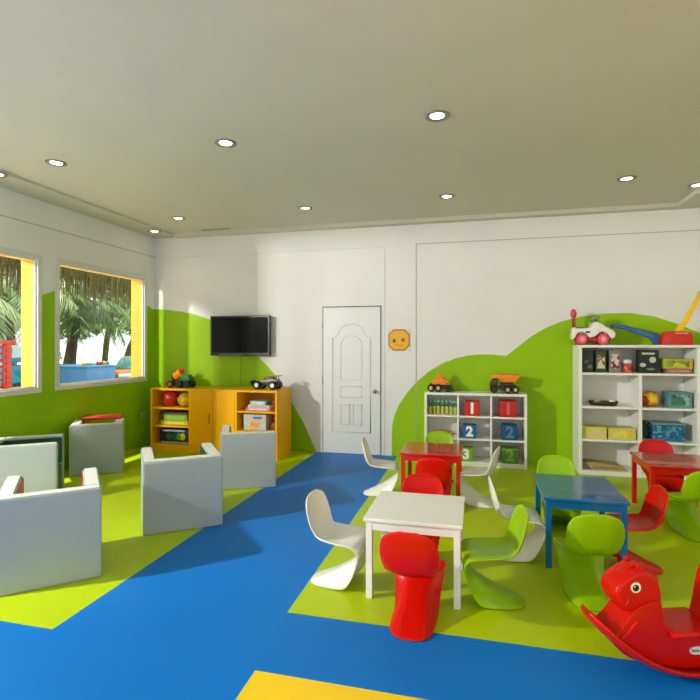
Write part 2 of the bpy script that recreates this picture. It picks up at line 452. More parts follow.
# ---------------------------------------------------------------- tables
def table(name, label, mat, x0, x1, y0, y1, h=.48):
    cx, cy = (x0+x1)/2, (y0+y1)/2; hx, hy = (x1-x0)/2, (y1-y0)/2
    t = thing(name, label, 'table', (cx, cy, 0), 0, 'small square play tables')
    B().box((-hx, -hy, h-.022), (hx, hy, h), .004).build('table_top', mat, t)
    i = .016; a = B()
    z0 = h-.075
    a.box((-hx+i, -hy+i, z0), (hx-i, -hy+i+.018, h-.022)).box((-hx+i, hy-i-.018, z0), (hx-i, hy-i, h-.022))
    a.box((-hx+i, -hy+i+.018, z0), (-hx+i+.018, hy-i-.018, h-.022)).box((hx-i-.018, -hy+i+.018, z0), (hx-i, hy-i-.018, h-.022))
    a.build('apron', mat, t)
    for sx in (-1, 1):
        for sy in (-1, 1):
            px, py = sx*(hx-.032), sy*(hy-.032)
            B().box((px-.019, py-.019, 0), (px+.019, py+.019, h-.0225), .003).build('leg', mat, t)
table('play_table', 'white square child table standing in front', WHITE_LAM, -.645, -.07, 2.885, 3.455)
table('play_table', 'small red square child table in front of the number cube bookcase', RED_LAM, -.70, -.125, 4.71, 5.28)
table('play_table', 'blue square child table in the middle of the lime floor', BLUE_LAM, .445, .97, 3.57, 4.22)
table('play_table', 'red square child table at the right edge by the tall bookcase', RED_LAM, 1.43, 2.0, 4.73, 5.30)

# ---------------------------------------------------------------- bookcases
def short_case():
    x0, x1, y0, y1, h = -.626, .60, 6.34, 6.69, .905
    t = thing('bookcase', 'short white nine-cell bookcase with number cubes against the back wall', 'bookcase', ((x0+x1)/2, (y0+y1)/2, 0))
    hx, hy = (x1-x0)/2, (y1-y0)/2; w = .03
    B().box((-hx, -hy, 0), (-hx+w, hy, h-w), .002).build('side_panel', WHITE_LAM, t)
    B().box((hx-w, -hy, 0), (hx, hy, h-w), .002).build('side_panel', WHITE_LAM, t)
    B().box((-hx, -hy, h-w), (hx, hy, h), .002).build('top_panel', WHITE_LAM, t)
    B().box((-hx+w, -hy, .03), (hx-w, hy-.01, .06), .001).box((-hx+w, -hy+.02, 0), (hx-w, -hy+.035, .03)).build('bottom_panel', WHITE_LAM, t)
    B().box((-hx+w, hy-.01, .06), (hx-w, hy, h-w)).build('back_panel', WHITE_LAM, t)
    cw = (2*hx-2*w-2*.022)/3
    for k in (1, 2):
        px = -hx+w+k*cw+(k-1)*.022
        B().box((px, -hy+.003, .06), (px+.022, hy-.01, h-w), .001).build('divider', WHITE_LAM, t)
    for z in (.332, .612):
        for k in range(3):
            px = -hx+w+k*(cw+.022)
            B().box((px, -hy+.005, z-.011), (px+cw, hy-.01, z+.011), .001).build('shelf', WHITE_LAM, t)
    return [x0+w+k*(cw+.022) for k in range(3)], cw
SX, SCW = short_case()
def tall_case():
    x0, x1, y0, y1, h = 1.165, 2.405, 6.28, 6.69, 1.50
    t = thing('bookcase', 'tall white bookcase with toy boxes at the right of the back wall', 'bookcase', ((x0+x1)/2, (y0+y1)/2, 0))
    hx, hy = (x1-x0)/2, (y1-y0)/2; w = .034
    B().box((-hx, -hy, 0), (-hx+w, hy, h-.03), .004).build('side_panel', WHITE_LAM, t)
    B().box((hx-w, -hy, 0), (hx, hy, h-.03), .004).build('side_panel', WHITE_LAM, t)
    B().box((-hx, -hy, h-.03), (hx, hy, h), .003).build('top_panel', WHITE_LAM, t)
    B().box((-hx+w, -hy, 0), (hx-w, hy-.012, .05), .003).build('bottom_panel', WHITE_LAM, t)
    B().box((-hx+w, hy-.012, .05), (hx-w, hy, h-.03)).build('back_panel', WHITE_LAM, t)
    mx = 1.81-(x0+x1)/2
    B().box((mx-.016, -hy+.003, .05), (mx+.016, hy-.012, 1.155), .001).build('divider', WHITE_LAM, t)
    B().box((-hx+w, -hy+.003, 1.155), (hx-w, hy-.012, 1.18), .001).build('shelf', WHITE_LAM, t)
    for z in (.778, .398):
        B().box((-hx+w, -hy+.004, z-.011), (mx-.016, hy-.012, z+.014), .001).build('shelf', WHITE_LAM, t)
        B().box((mx+.016, -hy+.004, z-.011), (hx-w, hy-.012, z+.014), .001).build('shelf', WHITE_LAM, t)
tall_case()

# number cubes
def number_cube(name, label, num, mat, nmat, cx, z0, s, y=6.44, rot=0, parts=True):
    t = thing(name, label, 'toy block', (cx, y, z0), rot, 'number cubes in the short bookcase')
    B().box((-s/2, -s/2, 0), (s/2, s/2, s), .012, seg=2, smooth=False).build('block', mat, t)
    text_mesh('numeral', num, s*1.0, nmat, t, (0, -s/2-.001, s*.5), (PI/2, 0, 0), .001, .008)
WNUM = M('white_numeral', (245, 245, 240), .4)
FRN = M('faded_numeral_red', (214, 90, 80), .4); FBN = M('faded_numeral_blue', (80, 130, 160), .4); FGN = M('faded_numeral_green', (130, 172, 80), .4)
BLK_R = M('cube_red', (205, 25, 22), .4); BLK_B = M('cube_blue', (0, 96, 168), .4); BLK_G = M('cube_green', (110, 170, 20), .4)
DR = M('cube_dark_red', (186, 14, 18), .4); DB = M('cube_dark_blue', (6, 74, 128), .4); DG = M('cube_dark_green', (92, 140, 22), .4)
c1 = SX[1]+SCW*.42; c2 = SX[2]+SCW*.50
number_cube('number_cube', 'red cube with bold white 1 in the middle column of the short bookcase', '1', BLK_R, WNUM, c1, .623, .18)
number_cube('number_cube', 'darker red cube with pale red 1 in the right column of the short bookcase', '1', DR, FRN, c2+.0, .623, .2)
number_cube('number_cube', 'blue cube with bold white 2 in the middle column of the short bookcase', '2', BLK_B, WNUM, c1-.03, .343, .165)
number_cube('number_cube', 'dark blue cube with pale 2 in the right column of the short bookcase', '2', DB, FBN, c2+.02, .343, .185)
number_cube('number_cube', 'green cube with white 3 low in the middle column of the short bookcase', '3', BLK_G, WNUM, c1-.07, .0605, .165)
number_cube('number_cube', 'dark green cube with faded pale 2 at the bottom right of the short bookcase', '2', DG, FGN, c2+.02, .0605, .185)
# bottles in the first cell
bt = None
for k in range(7):
    t = thing('toy_bottle', 'small green-capped yellow bottle in the row in top left bookcase cell', 'bottle', (SX[0]+.035+k*.052, 6.46, .623), 0, 'bottles in the top left cell')
    B().cyl((0, 0, 0), (0, 0, .10), .022, .024, 14, bev=.004).build('body', M('bottle_yellow', (190, 186, 80), .35), t)
    B().cyl((0, 0, .1005), (0, 0, .145), .023, .015, 14).build('shoulder', M('bottle_green', (40, 120, 90), .35), t)
    B().cyl((0, 0, .1455), (0, 0, .178), .020, .020, 14, bev=.003).build('cap', M('bottle_cap', (120, 180, 150), .4), t)
# tangle of wooden track pieces
t = thing('wooden_toy', 'pinkish brown arched wooden toy in the middle left bookcase cell', 'toy', (SX[0]+.19, 6.47, .343))
def arcpts(cx, r, z0, n=10, sq=.6): return [(cx+r*math.cos(PI-PI*i/n), 0, z0+sq*r*math.sin(PI-PI*i/n)) for i in range(n+1)]
B().tube(arcpts(-.03, .1, .014), .012).build('arch', M('pink_brown', (176, 110, 92), .5), t)
B().tube([(p[0], .05, p[2]) for p in arcpts(.03, .12, .014, sq=.45)], .012).build('arch', M('tan_wood', (186, 146, 100), .5), t)
B().box((-.12, -.06, 0), (.12, .09, .012), .003).build('base', M('pale_wood', (206, 180, 150), .5), t)

def pbox(name, label, cat, mat, x0, x1, z0, h, y0=6.36, y1=6.56, group=None, panel=None, lid=None, rot=0, bev=.004):
    cx, cy = (x0+x1)/2, (y0+y1)/2; hx, hy = (x1-x0)/2, (y1-y0)/2
    t = thing(name, label, cat, (cx, cy, z0), rot, group)
    top = h*.8 if lid else h
    B().box((-hx, -hy, 0), (hx, hy, top), bev).build('box_body', mat, t)
    if lid: B().box((-hx-.002, -hy-.002, top+.0005), (hx+.002, hy+.002, h), bev).build('lid', lid, t)
    if panel: B().box((-hx*.75, -hy-.002, top*.18), (hx*.75, -hy-.0004, top*.82), .0006).build('printed_panel', panel, t)
    return t
P_DARK = M_print('print_dark', [(20, 24, 20), (26, 30, 26), (16, 18, 16), (90, 96, 84), (24, 26, 22)], 22)
P_BROWN = M_print('print_brown', [(120, 96, 60), (170, 150, 110), (90, 60, 34), (210, 200, 170)], 30)
P_REDW = M_print('print_redwhite', [(200, 190, 186), (160, 40, 34), (214, 204, 200), (110, 20, 20)], 26)
P_GAME = M_print('print_game', [(176, 186, 30), (196, 196, 50), (120, 150, 40), (150, 90, 30)], 16)
P_BG = M_print('print_bluegreen', [(60, 120, 110), (110, 160, 160), (30, 70, 100), (150, 180, 170), (50, 110, 80)], 24)
P_YEL = M_print('print_yellow', [(226, 206, 40), (232, 214, 90), (220, 196, 20), (206, 204, 150)], 26)
P_TEAL = M_print('print_teal', [(30, 110, 100), (40, 150, 140), (20, 40, 60), (120, 180, 60)], 30)
P_PAST = M_print('print_pastel', [(190, 200, 205), (214, 214, 210), (120, 140, 190), (232, 180, 60), (226, 120, 60)], 26)
WHB = M('carton_white', (216, 214, 206), .5); BKB = M('carton_black', (22, 24, 22), .45); DGB = M('carton_dark_green', (34, 66, 30), .45)
# tall bookcase, top row
pbox('toy_box', 'black upright toy box at the left end of the tall bookcase top row', 'box', BKB, 1.215, 1.335, 1.181, .262, 6.35, 6.50, panel=P_DARK)
pbox('toy_box', 'upright green-edged box with brown picture, second in the tall bookcase top row', 'box', DGB, 1.36, 1.475, 1.181, .255, 6.37, 6.55, panel=P_BROWN)
pbox('toy_box', 'upright box with red and white picture, third in the tall bookcase top row', 'box', M('carton_grey', (130, 126, 116), .5), 1.51, 1.625, 1.181, .258, 6.37, 6.55, panel=P_REDW)
t = thing('toy_jar', 'short white-lidded jar with orange red contents in the tall bookcase top row', 'jar', (1.71, 6.42, 1.181))
B().cyl((0, 0, 0), (0, 0, .105), .048, .052, 22, bev=.006).build('jar_body', M_print('jar_print', [(196, 60, 30), (214, 110, 50), (160, 40, 24), (230, 190, 130)], 30), t)
B().cyl((0, 0, .1055), (0, 0, .15), .05, .046, 22, bev=.006).build('lid', M('jar_lid', (220, 216, 212), .4), t)
t = pbox('picture_book', 'black square game box with pale round animal picture on the tall bookcase', 'game box', BKB, 1.81, 2.02, 1.181, .26, 6.36, 6.46)
SP = M('pale_print', (190, 205, 180), .5)
B().ball((.04, -.0495, .15), .036, (1, .06, 1)).build('printed_face', SP, t)
B().box((-.07, -.0525, .21), (.06, -.0502, .232), .0005).build('printed_title', SP, t)
B().ball((-.06, -.0495, .09), .034, (1, .06, .7)).build('printed_leaf', SP, t)
B().ball((.02, -.0495, .045), .04, (1.2, .06, .35)).build('printed_leaf', M('print_leaf', (90, 140, 100), .5), t)
pbox('game_box', 'flat pinkish box lying under the yellow-green game box', 'game box', M('carton_pink', (168, 96, 90), .5), 2.09, 2.345, 1.181, .052, 6.34, 6.54, group='flat game boxes in the top row', panel=M('carton_pink2', (190, 130, 120), .5))
pbox('game_box', 'yellow-green game box on top of the flat pinkish box', 'game box', M('carton_yg', (170, 176, 40), .5), 2.06, 2.35, 1.234, .11, 6.34, 6.54, group='flat game boxes in the top row', panel=P_GAME)
# row 2
t = thing('toy_tray', 'dark oval tray of small coloured toys on the left side shelf of tall bookcase', 'tray', (1.46, 6.45, .7925))
tb = B(); n = 28; prof = [(.0, 0), (.85, 0), (1.0, .045), (.96, .048), (.82, .012), (0, .012)]
prev = None
for (r_, z_) in prof:
    ring = [tb.bm.verts.new((.165*max(r_, .001)*math.cos(2*PI*k/n), .11*max(r_, .001)*math.sin(2*PI*k/n), z_)) for k in range(n)]
    if prev:
        for k in range(n): tb.bm.faces.new((prev[k], prev[(k+1) % n], ring[(k+1) % n], ring[k])).smooth = True
    prev = ring
tb.build('tray_body', M('dark_brown_plastic', (48, 30, 24), .4), t)
for (px, py, col, r_) in ((-.07, -.01, TAN, .034), (-.03, .02, ORANGE, .028), (-.01, -.03, TOYGREEN, .03), (.04, -.01, M('brown_toy', (120, 80, 50), .5), .028), (.09, 0, WHITE_PL, .036)):
    B().ball((px, py, .0125+r_*.8), r_, (1.2, 1, .8), seg=14).build('toy_piece', col, t)
t = thing('basket', 'round yellow and orange basket on the right shelf of the tall bookcase', 'basket', (1.945, 6.44, .7925))
B().ball((0, 0, .088), .11, (.95, .9, .8), seg=24).build('basket_body', M_print('print_basket', [(236, 184, 20), (226, 150, 16), (240, 204, 60), (196, 90, 20)], 18), t)
B().ball((-.055, -.02, .075), .07, (.8, 1.12, .9), seg=18).build('red_stripe', M('basket_red', (180, 60, 20), .4), t)
pbox('toy_box', 'blue green printed box beside the yellow basket on the tall bookcase', 'box', M('carton_bg', (90, 140, 140), .5), 2.105, 2.345, .7925, .175, 6.34, 6.54, panel=P_BG)
# row 3
pbox('toy_box', 'long yellow box on the left, third row of the tall bookcase', 'box', M('carton_yellow', (214, 204, 90), .5), 1.21, 1.47, .4125, .135, 6.33, 6.54, panel=P_YEL, group='yellow boxes')
pbox('toy_box', 'yellow box with dark red spots on the right, third row of tall bookcase', 'box', M('carton_yellow2', (206, 200, 110), .5), 1.49, 1.775, .4125, .13, 6.33, 6.54, panel=M_print('print_yellow_spot', [(226, 206, 60), (214, 204, 120), (150, 50, 30), (220, 200, 40), (228, 214, 90)], 24), group='yellow boxes')
t = thing('storage_basket', 'stack-striped blue basket of toys in the third row of the tall bookcase', 'basket', (2.115, 6.44, .4125))
sb = B()
for k in range(5): sb.box((-.165, -.1, .002+k*.036), (.165, .1, .032+k*.036), .009)
sb.box((-.155, -.09, .002), (.155, .09, .178)).build('basket_body', M_print('print_blue', [(20, 100, 150), (30, 120, 160), (16, 80, 130), (90, 160, 180)], 34), t)
B().box((-.17, -.105, .182), (.17, .105, .205), .008).build('lid', M('basket_lid', (110, 150, 150), .4), t)
t = thing('storage_pouch', 'dark green bag left of the blue basket in the tall bookcase', 'bag', (1.885, 6.45, .4125))
B().ball((0, 0, .10), .055, (.95, 1.3, 1.8), seg=16).build('bag_body', M('dark_green_cloth', (10, 70, 50), .7), t)
B().cyl((0, 0, .185), (0, 0, .215), .018, .032, 12).build('bag_neck', M('dark_green_cloth', (10, 70, 50), .7), t)
# row 4
t = thing('straw_mat', 'tan woven folded mat on the bottom shelf of the tall bookcase', 'mat', (1.475, 6.44, .0505))
B().prism([(-.235, .075), (-.16, .0), (.22, .0), (.14, .062), (-.20, .085)], .1, .008).build('mat_body', M('tan_straw', (172, 152, 92), .7, .12, 60, bump=.3, stretch=(1, 8, 8)), t)
B().box((-.15, -.104, .02), (.12, -.1005, .028)).build('edge_band', M('tan_band', (130, 110, 60), .7), t)

# ---------------------------------------------------------------- toy vehicles
def wheel(parent, x, y, z, r, w, hub, rubber=RUBBER):
    o = B().cyl((x, y-w/2, z), (x, y+w/2, z), r, seg=20, bev=r*.18).build('wheel', rubber, parent)
    s = -1
    B().cyl((x, y-w/2-.003, z), (x, y+w/2+.003, z), r*.5, seg=14, bev=.002).build('hub', hub, o)
# loader truck on the left end of the short bookcase
t = thing('toy_loader', 'orange toy loader truck on the left end of the short bookcase', 'toy truck', (-.46, 6.48, .9055), 0, 'orange toy trucks on the short bookcase'); t.scale = (1.05, 1.1, 1.18)
for x in (-.085, -.0):
    for y in (-.06, .06): wheel(t, x, y, .042, .042, .035, TAN)
for y in (-.06, .06): wheel(t, .115, y, .03, .03, .03, BLACK)
B().box((-.11, -.04, .04), (.15, .04, .075), .006).build('chassis', BLACK, t)
B().prism([(-.07, .076), (.10, .076), (.10, .10), (.05, .15), (-.03, .145), (-.08, .11)], .045, .006).build('body', ORANGE, t)
B().prism([(-.02, .146), (.05, .151), (.03, .205), (0, .195)], .035, .004).build('cab', ORANGE, t)
B().tube([(.05, -.03, .145), (.115, -.03, .10), (.15, -.03, .05)], .008).tube([(.05, .03, .145), (.115, .03, .10), (.15, .03, .05)], .008).build('loader_arm', ORANGE, t)
B().prism([(.145, .01), (.20, .012), (.165, .03), (.155, .075), (.142, .075)], .06, .003).build('bucket', BLACK, t)
# dump truck
t = thing('toy_dump_truck', 'toy dump truck with a raised orange tipping bed on the short bookcase', 'toy truck', (.34, 6.48, .9055), 0, 'orange toy trucks on the short bookcase'); t.scale = (1.05, 1.1, 1.12)
for x in (-.115, .04, .125):
    for y in (-.065, .065): wheel(t, x, y, .042, .042, .038, TAN if x > 0 else BLACK)
B().box((-.15, -.045, .04), (.16, .045, .078), .006).build('chassis', BLACK, t)
B().prism([(-.16, .079), (-.07, .079), (-.06, .15), (-.08, .165), (-.13, .15), (-.16, .11)], .055, .006).build('cab', M('dark_cab', (60, 44, 24), .4), t)
B().prism([(-.15, .172), (-.06, .165), (.0, .12), (.13, .125), (.185, .205), (-.13, .205)], .075, .005).build('tipping_bed', ORANGE, t)
B().box((-.05, -.04, .079), (.10, .04, .115), .004).build('engine_block', BLACK, t)
# truck on the left orange cabinet
t = thing('toy_mixer_truck', 'green toy truck with orange drum and black wheels on the orange cabinet', 'toy truck', (-4.08, 6.36, .8905)); t.scale = (1.12, 1.12, 1.15)
for x in (-.12, 0, .11):
    for y in (-.065, .065): wheel(t, x, y, .045, .045, .04, DPINK if x < 0 else BLACK)
B().box((-.15, -.045, .045), (.15, .045, .085), .006).build('chassis', BLACK, t)
B().prism([(0, .086), (.14, .086), (.145, .12), (.10, .165), (.02, .16)], .06, .008).build('cab', TOYGREEN, t)
B().cyl((-.10, 0, .13), (.0, 0, .19), .05, .062, 18, bev=.014).build('drum', ORANGE, t)
B().cyl((-.13, 0, .115), (-.101, 0, .13), .034, .045, 16).build('drum_mouth', BLACK, t)
B().ball((0.0, 0, .215), .026).build('beacon', DPINK, t)
# RC car
t = thing('toy_racing_car', 'black and white toy buggy with big white-hubbed wheels on the orange cabinet', 'toy car', (-2.72, 6.26, .9055), -.06)
WH = M('white_hub', (225, 225, 220), .4)
for x in (-.11, .12):
    for y in (-.08, .08): wheel(t, x, y, .058, .058, .05, WH)
B().prism([(-.20, .07), (-.17, .05), (.17, .05), (.20, .09), (.16, .10), (-.17, .09)], .06, .008).build('chassis', BLACK, t)
B().prism([(-.15, .092), (.15, .102), (.17, .135), (.06, .145), (-.05, .125), (-.13, .11)], .062, .01).build('body', M('car_grey_pink', (176, 150, 146), .4), t)
B().prism([(-.06, .126), (.13, .138), (.07, .172), (.0, .17)], .05, .008).build('roof', BLACK, t)
B().box((.12, -.075, .178), (.185, .075, .186), .002).box((.145, -.04, .134), (.155, -.034, .18)).box((.145, .034, .134), (.155, .04, .18)).build('spoiler', BLACK, t)
B().box((-.225, -.07, .055), (-.20, .07, .115), .008).build('bumper', BLACK, t)
# ride-on car on the tall bookcase
t = thing('ride_on_car', 'white and pink toddler ride-on car with push bar on the tall bookcase', 'ride-on toy', (1.335, 6.48, 1.5005)); t.scale = (.95, 1, 1.08)
for x in (-.125, .115):
    for y in (-.1, .1): wheel(t, x, y, .062, .062, .045, M('hub_pink', (246, 150, 160), .4), PINK)
B().box((-.20, -.07, .035), (.22, .07, .09), .02).build('chassis', DPINK, t)
B().prism(spline([(-.235, .07), (-.20, .075), (-.17, .13), (-.09, .13), (-.04, .08), (.04, .10), (.10, .145), (.17, .12), (.20, .07), (.245, .08), (.25, .14), (.15, .20), (.06, .25), (.0, .235), (-.03, .19), (-.17, .18), (-.22, .19)], 3), .095, .016).build('body', WHITE_PL, t)
B().box((-.17, -.06, .183), (-.03, .06, .20), .008).build('seat', GREYP, t)
B().tube([(-.20, -.055, .18), (-.205, -.055, .33), (-.205, 0, .36), (-.205, .055, .33), (-.20, .055, .18)], .011).build('push_bar', DPINK, t)
B().ball((-.205, 0, .345), .05, (.75, 1, 1.1)).build('headrest', PINK, t)
B().cyl((.055, 0, .24), (.045, 0, .285), .012).cyl((.045, 0, .283), (.04, 0, .297), .065, .06, 20).build('steering_wheel', GREYP, t)
B().box((-.08, -.097, .13), (-.03, -.0955, .15)).build('sticker', BLACK, t)
# blue toy arm + red crane
t = thing('toy_shovel', 'blue toy shovel leaning on the red toy on the tall bookcase', 'toy', (1.98, 6.47, 1.5005))
B().prism([(-.43, .25), (-.42, .215), (-.30, .185), (-.18, .14), (-.02, .07), (.03, .0), (.06, .002), (.062, .13), (-.06, .165), (-.20, .205), (-.30, .235)], .028, .006).build('arm', TOYBLUE, t)
B().prism([(-.16, .155), (.01, .092), (.01, .118), (-.15, .175)], .029, .002).build('slot', M('green_insert', (70, 120, 60), .5), t)
B().ball((-.42, 0, .228), .022, (1, 1.2, 1)).build('tip', M('dark_teal', (6, 56, 70), .4), t)
t = thing('toy_crane', 'red toy crane body with a yellow boom rising to the right', 'toy crane', (2.21, 6.47, 1.5005))
B().prism([(-.16, 0), (.17, 0), (.155, .12), (.14, .15), (-.10, .155), (-.135, .10)], .09, .012).build('body', TOYRED, t)
B().box((-.02, -.095, .125), (.11, -.0905, .14), .002).build('trim_line', M('pale_red', (230, 150, 130), .4), t)
B().prism([(.0, .157), (.075, .157), (.14, .27), (.29, .60), (.25, .61), (.11, .32), (.04, .21)], .022, .004).build('boom', YELLOW, t)
B().tube([(.27, 0, .58), (.275, 0, .42)], .003).ball((.275, 0, .405), .016).build('hook', BLACK, t)

# ---------------------------------------------------------------- orange cabinets
def cab(label, x0, x1, y0, y1, h, open_left, shw):
    t = thing('cabinet', label, 'cabinet', ((x0+x1)/2, (y0+y1)/2, 0), 0, 'orange cabinets with open shelves')
    hx, hy = (x1-x0)/2, (y1-y0)/2; w = .028
    B().box((-hx, -hy, 0), (-hx+w, hy, h-w), .002).build('side_panel', ORANGE_LAM, t)
    B().box((hx-w, -hy, 0), (hx, hy, h-w), .002).build('side_panel', ORANGE_LAM, t)
    B().box((-hx, -hy, h-w), (hx, hy, h), .002).build('top_panel', ORANGE_LAM, t)
    B().box((-hx+w, -hy+.004, .0), (hx-w, hy-.01, .10), .002).build('plinth', ORANGE_LAM, t)
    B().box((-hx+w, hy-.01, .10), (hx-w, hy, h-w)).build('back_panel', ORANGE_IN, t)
    if open_left: dvx = -hx+shw; a, b = -hx+w, dvx-w/2; da, db = dvx+w/2, hx-w
    else: dvx = hx-shw; a, b = dvx+w/2, hx-w; da, db = -hx+w, dvx-w/2
    B().box((dvx-w/2, -hy+.002, .10), (dvx+w/2, hy-.01, h-w), .001).build('divider', ORANGE_LAM, t)
    gap = (h-w-.10)/3
    for k in (1, 2):
        z = .10+k*gap
        B().box((a, -hy+.004, z-.011), (b, hy-.01, z+.011), .001).build('shelf', ORANGE_LAM, t)
    dr = B().box((da+.002, -hy-.001, .102), (db-.002, -hy+.017, h-w-.002), .002).build('cabinet_door', ORANGE_LAM, t)
    hxh = db-.05
    if open_left: B().box((hxh-.005, -hy-.022, .42), (hxh+.005, -hy-.012, .56), .002).box((hxh-.003, -hy-.012, .43), (hxh+.003, -hy-.002, .44)).box((hxh-.003, -hy-.012, .54), (hxh+.003, -hy-.002, .55)).build('handle', M('dark_orange_handle', (190, 126, 10), .4), dr)
    return [.10+k*gap+(.0115 if k else .0005) for k in range(3)]
ZL = cab('orange yellow cabinet with balls and boxes in open shelves, in the left corner', -4.48, -3.47, 6.20, 6.68, .89, True, .62)
ZR = cab('orange yellow cabinet with books in open shelves, right of the corner one', -3.39, -2.49, 6.04, 6.56, .905, False, .585)
def ball(label, x, y, z, r, mat, st):
    t = thing('toy_ball', label, 'ball', (x, y, z), 0, 'balls in the corner cabinet')
    B().ball((0, 0, r), r, seg=28).build('ball_skin', mat, t)
    B().cyl((0, -r*.96, r*1.1), (0, -r-.001, r*1.14), .006).build('valve', st, t)
ball('dark red ball on the top shelf of the corner cabinet', -4.26, 6.36, ZL[2], .118, M('red_ball', (176, 30, 14), .3), BLACK)
ball('yellow green ball right of the red ball in the corner cabinet', -4.03, 6.36, ZL[2], .102, M('yellow_ball', (190, 160, 20), .3), BLACK)
pbox('toy_box', 'yellow green flat box at the bottom of the middle shelf stack in corner cabinet', 'box', M('carton_lime_yellow', (196, 186, 30), .5), -4.36, -3.92, ZL[1], .06, 6.26, 6.48, group='boxes on the corner cabinet middle shelf', panel=M('panel_yellow', (216, 206, 70), .5))
pbox('toy_box', 'light green box in the middle of the stack in corner cabinet', 'box', M('carton_green', (130, 170, 50), .5), -4.32, -3.94, ZL[1]+.0605, .085, 6.27, 6.48, group='boxes on the corner cabinet middle shelf', panel=M('panel_green', (150, 190, 70), .5))
pbox('toy_box', 'thin dark box topmost of the stack in the corner cabinet', 'box', M('carton_umber', (80, 60, 40), .5), -4.38, -3.93, ZL[1]+.146, .03, 6.27, 6.48, group='boxes on the corner cabinet middle shelf')
t = pbox('toy_box', 'dark box with teal, green and yellow picture on the corner cabinet bottom shelf', 'box', M('carton_navy', (26, 34, 44), .5), -4.38, -3.90, ZL[0], .20, 6.27, 6.48)
B().box((-.22, -.1075, .005), (.22, -.1055, .03)).box((-.2, -.1075, .17), (.16, -.1055, .195)).build('printed_band', M('pale_print2', (170, 176, 180), .5), t)
for px, mt in ((-.09, M('teal_dot', (20, 110, 130), .4)), (-.01, TOYGREEN), (.07, M('lime_dot', (110, 190, 50), .4)), (.13, M('yellow_dot', (214, 204, 40), .4))):
    B().ball((px, -.105, .10), .046, (.9, .14, 1.1), seg=16).build('printed_ball', mt, t)
# right cabinet
pbox('book', 'pink book lowest in the stack in the right orange cabinet', 'book', M('book_pink', (214, 130, 160), .5), -2.98, -2.63, ZR[2], .034, 6.14, 6.38, group='books in the right orange cabinet', panel=M('book_pages', (232, 214, 214), .6))
pbox('book', 'white book in the middle of the stack in the right orange cabinet', 'book', M('book_white', (220, 214, 224), .5), -2.95, -2.64, ZR[2]+.0345, .036, 6.14, 6.38, group='books in the right orange cabinet', panel=M('book_lilac', (190, 160, 206), .6))
pbox('book', 'pale teal book topmost of the stack in the right orange cabinet', 'book', M('book_teal', (130, 190, 186), .5), -2.92, -2.69, ZR[2]+.071, .055, 6.14, 6.36, group='books in the right orange cabinet', panel=M('book_pages2', (214, 226, 222), .6))
t = thing('toy_figure', 'small dark green toy beside the stack of books', 'toy', (-2.655, 6.17, ZR[2]+.071))
B().ball((0, 0, .02), .02, (1.2, 1, 1)).build('toy_body', M('dark_green_toy', (20, 60, 44), .4), t)
B().ball((0, 0, .048), .013).build('toy_head', M('dark_green_toy', (20, 60, 44), .4), t)
t = pbox('picture_box', 'white box with orange and blue picture in right orange cabinet', 'box', M('carton_white2', (196, 202, 200), .5), -3.0, -2.68, ZR[1], .21, 6.12, 6.36)
B().ball((.0, -.12, .075), .06, (1.1, .1, .8), seg=16).build('printed_sun', M('print_orange', (238, 150, 70), .5), t)
B().ball((-.03, -.12, .04), .05, (1.1, .14, .6), seg=16).build('printed_patch', YELLOW, t)
B().box((-.02, -.1225, .15), (.10, -.1205, .18), .0005).build('printed_title', M('print_blue_title', (90, 100, 170), .5), t)
t = thing('toy_ball', 'small brown ball beside the picture box in the right cabinet', 'ball', (-2.60, 6.22, ZR[1]))
B().ball((0, 0, .055), .055, seg=20).build('ball_skin', M('brown_ball', (150, 90, 30), .4), t)
pbox('toy_box', 'orange box on the bottom shelf of the right orange cabinet', 'box', M('carton_orange', (200, 120, 40), .5), -2.95, -2.68, ZR[0], .14, 6.2, 6.4)

# ---------------------------------------------------------------- soft play armchairs
def cube_chair(label, loc, rot, inner, w=.62, d=.62, h=.575, th=.10, arms=2):
    """local: back panel along x at y in [0,th], arms run to +y; origin at the back right corner"""
    t = thing('soft_play_armchair', label, 'armchair', loc, rot, 'grey foam cube armchairs')
    B().box((-w, 0, 0), (0, th, h), .014, smooth=False).build('backrest', FOAM, t)
    for x0 in (-w, -th)[:arms]:
        B().box((x0, th+.001, 0), (x0+th, d, h), .014).build('armrest', FOAM, t)
    # white piping caps and coloured linings
    e = .012
    B().box((-w+e, e, h+.0005), (-e, th-e, h+.006), .002).build('top_edge', FOAM_TOP, t)
    for x0 in (-w, -th)[:arms]:
        B().box((x0+e, th+.001, h+.0005), (x0+th-e, d-e, h+.006), .002).build('top_edge', FOAM_TOP, t)
    B().box((-w+th+.001, th+.001, .30), (-th-.001, th+.007, h-.015), .001).build('back_lining', inner, t)
    B().box((-w+th+.001, th+.008, .30), (-w+th+.007, d-.01, h-.015), .001).build('arm_lining', inner, t)
    if arms == 2: B().box((-th-.007, th+.008, .30), (-th-.001, d-.01, h-.015), .001).build('arm_lining', inner, t)
    B().box((-w+th+.002, th+.008, 0), (-th-.002, d-.01, .295), .02).build('seat', inner, t)
    return t
# back edge direction makes angle rot with +x
cube_chair('large grey foam cube armchair with red inside, cut by the left photo edge', (-2.345, 2.745, 0), deg(43), FRED, w=.575)
cube_chair('grey foam cube armchair with dark green inside in the middle of the lime floor', (-2.04, 3.784, 0), deg(38), DGREEN)
cube_chair('grey foam cube armchair in front of the orange cabinet with books', (-2.045, 4.93, 0), deg(27), DGREEN, w=.57, arms=1)
cube_chair('grey foam cube armchair under the window against the left wall with red pad', (-4.03, 5.06, 0), deg(36), FRED, w=.56, d=.50)
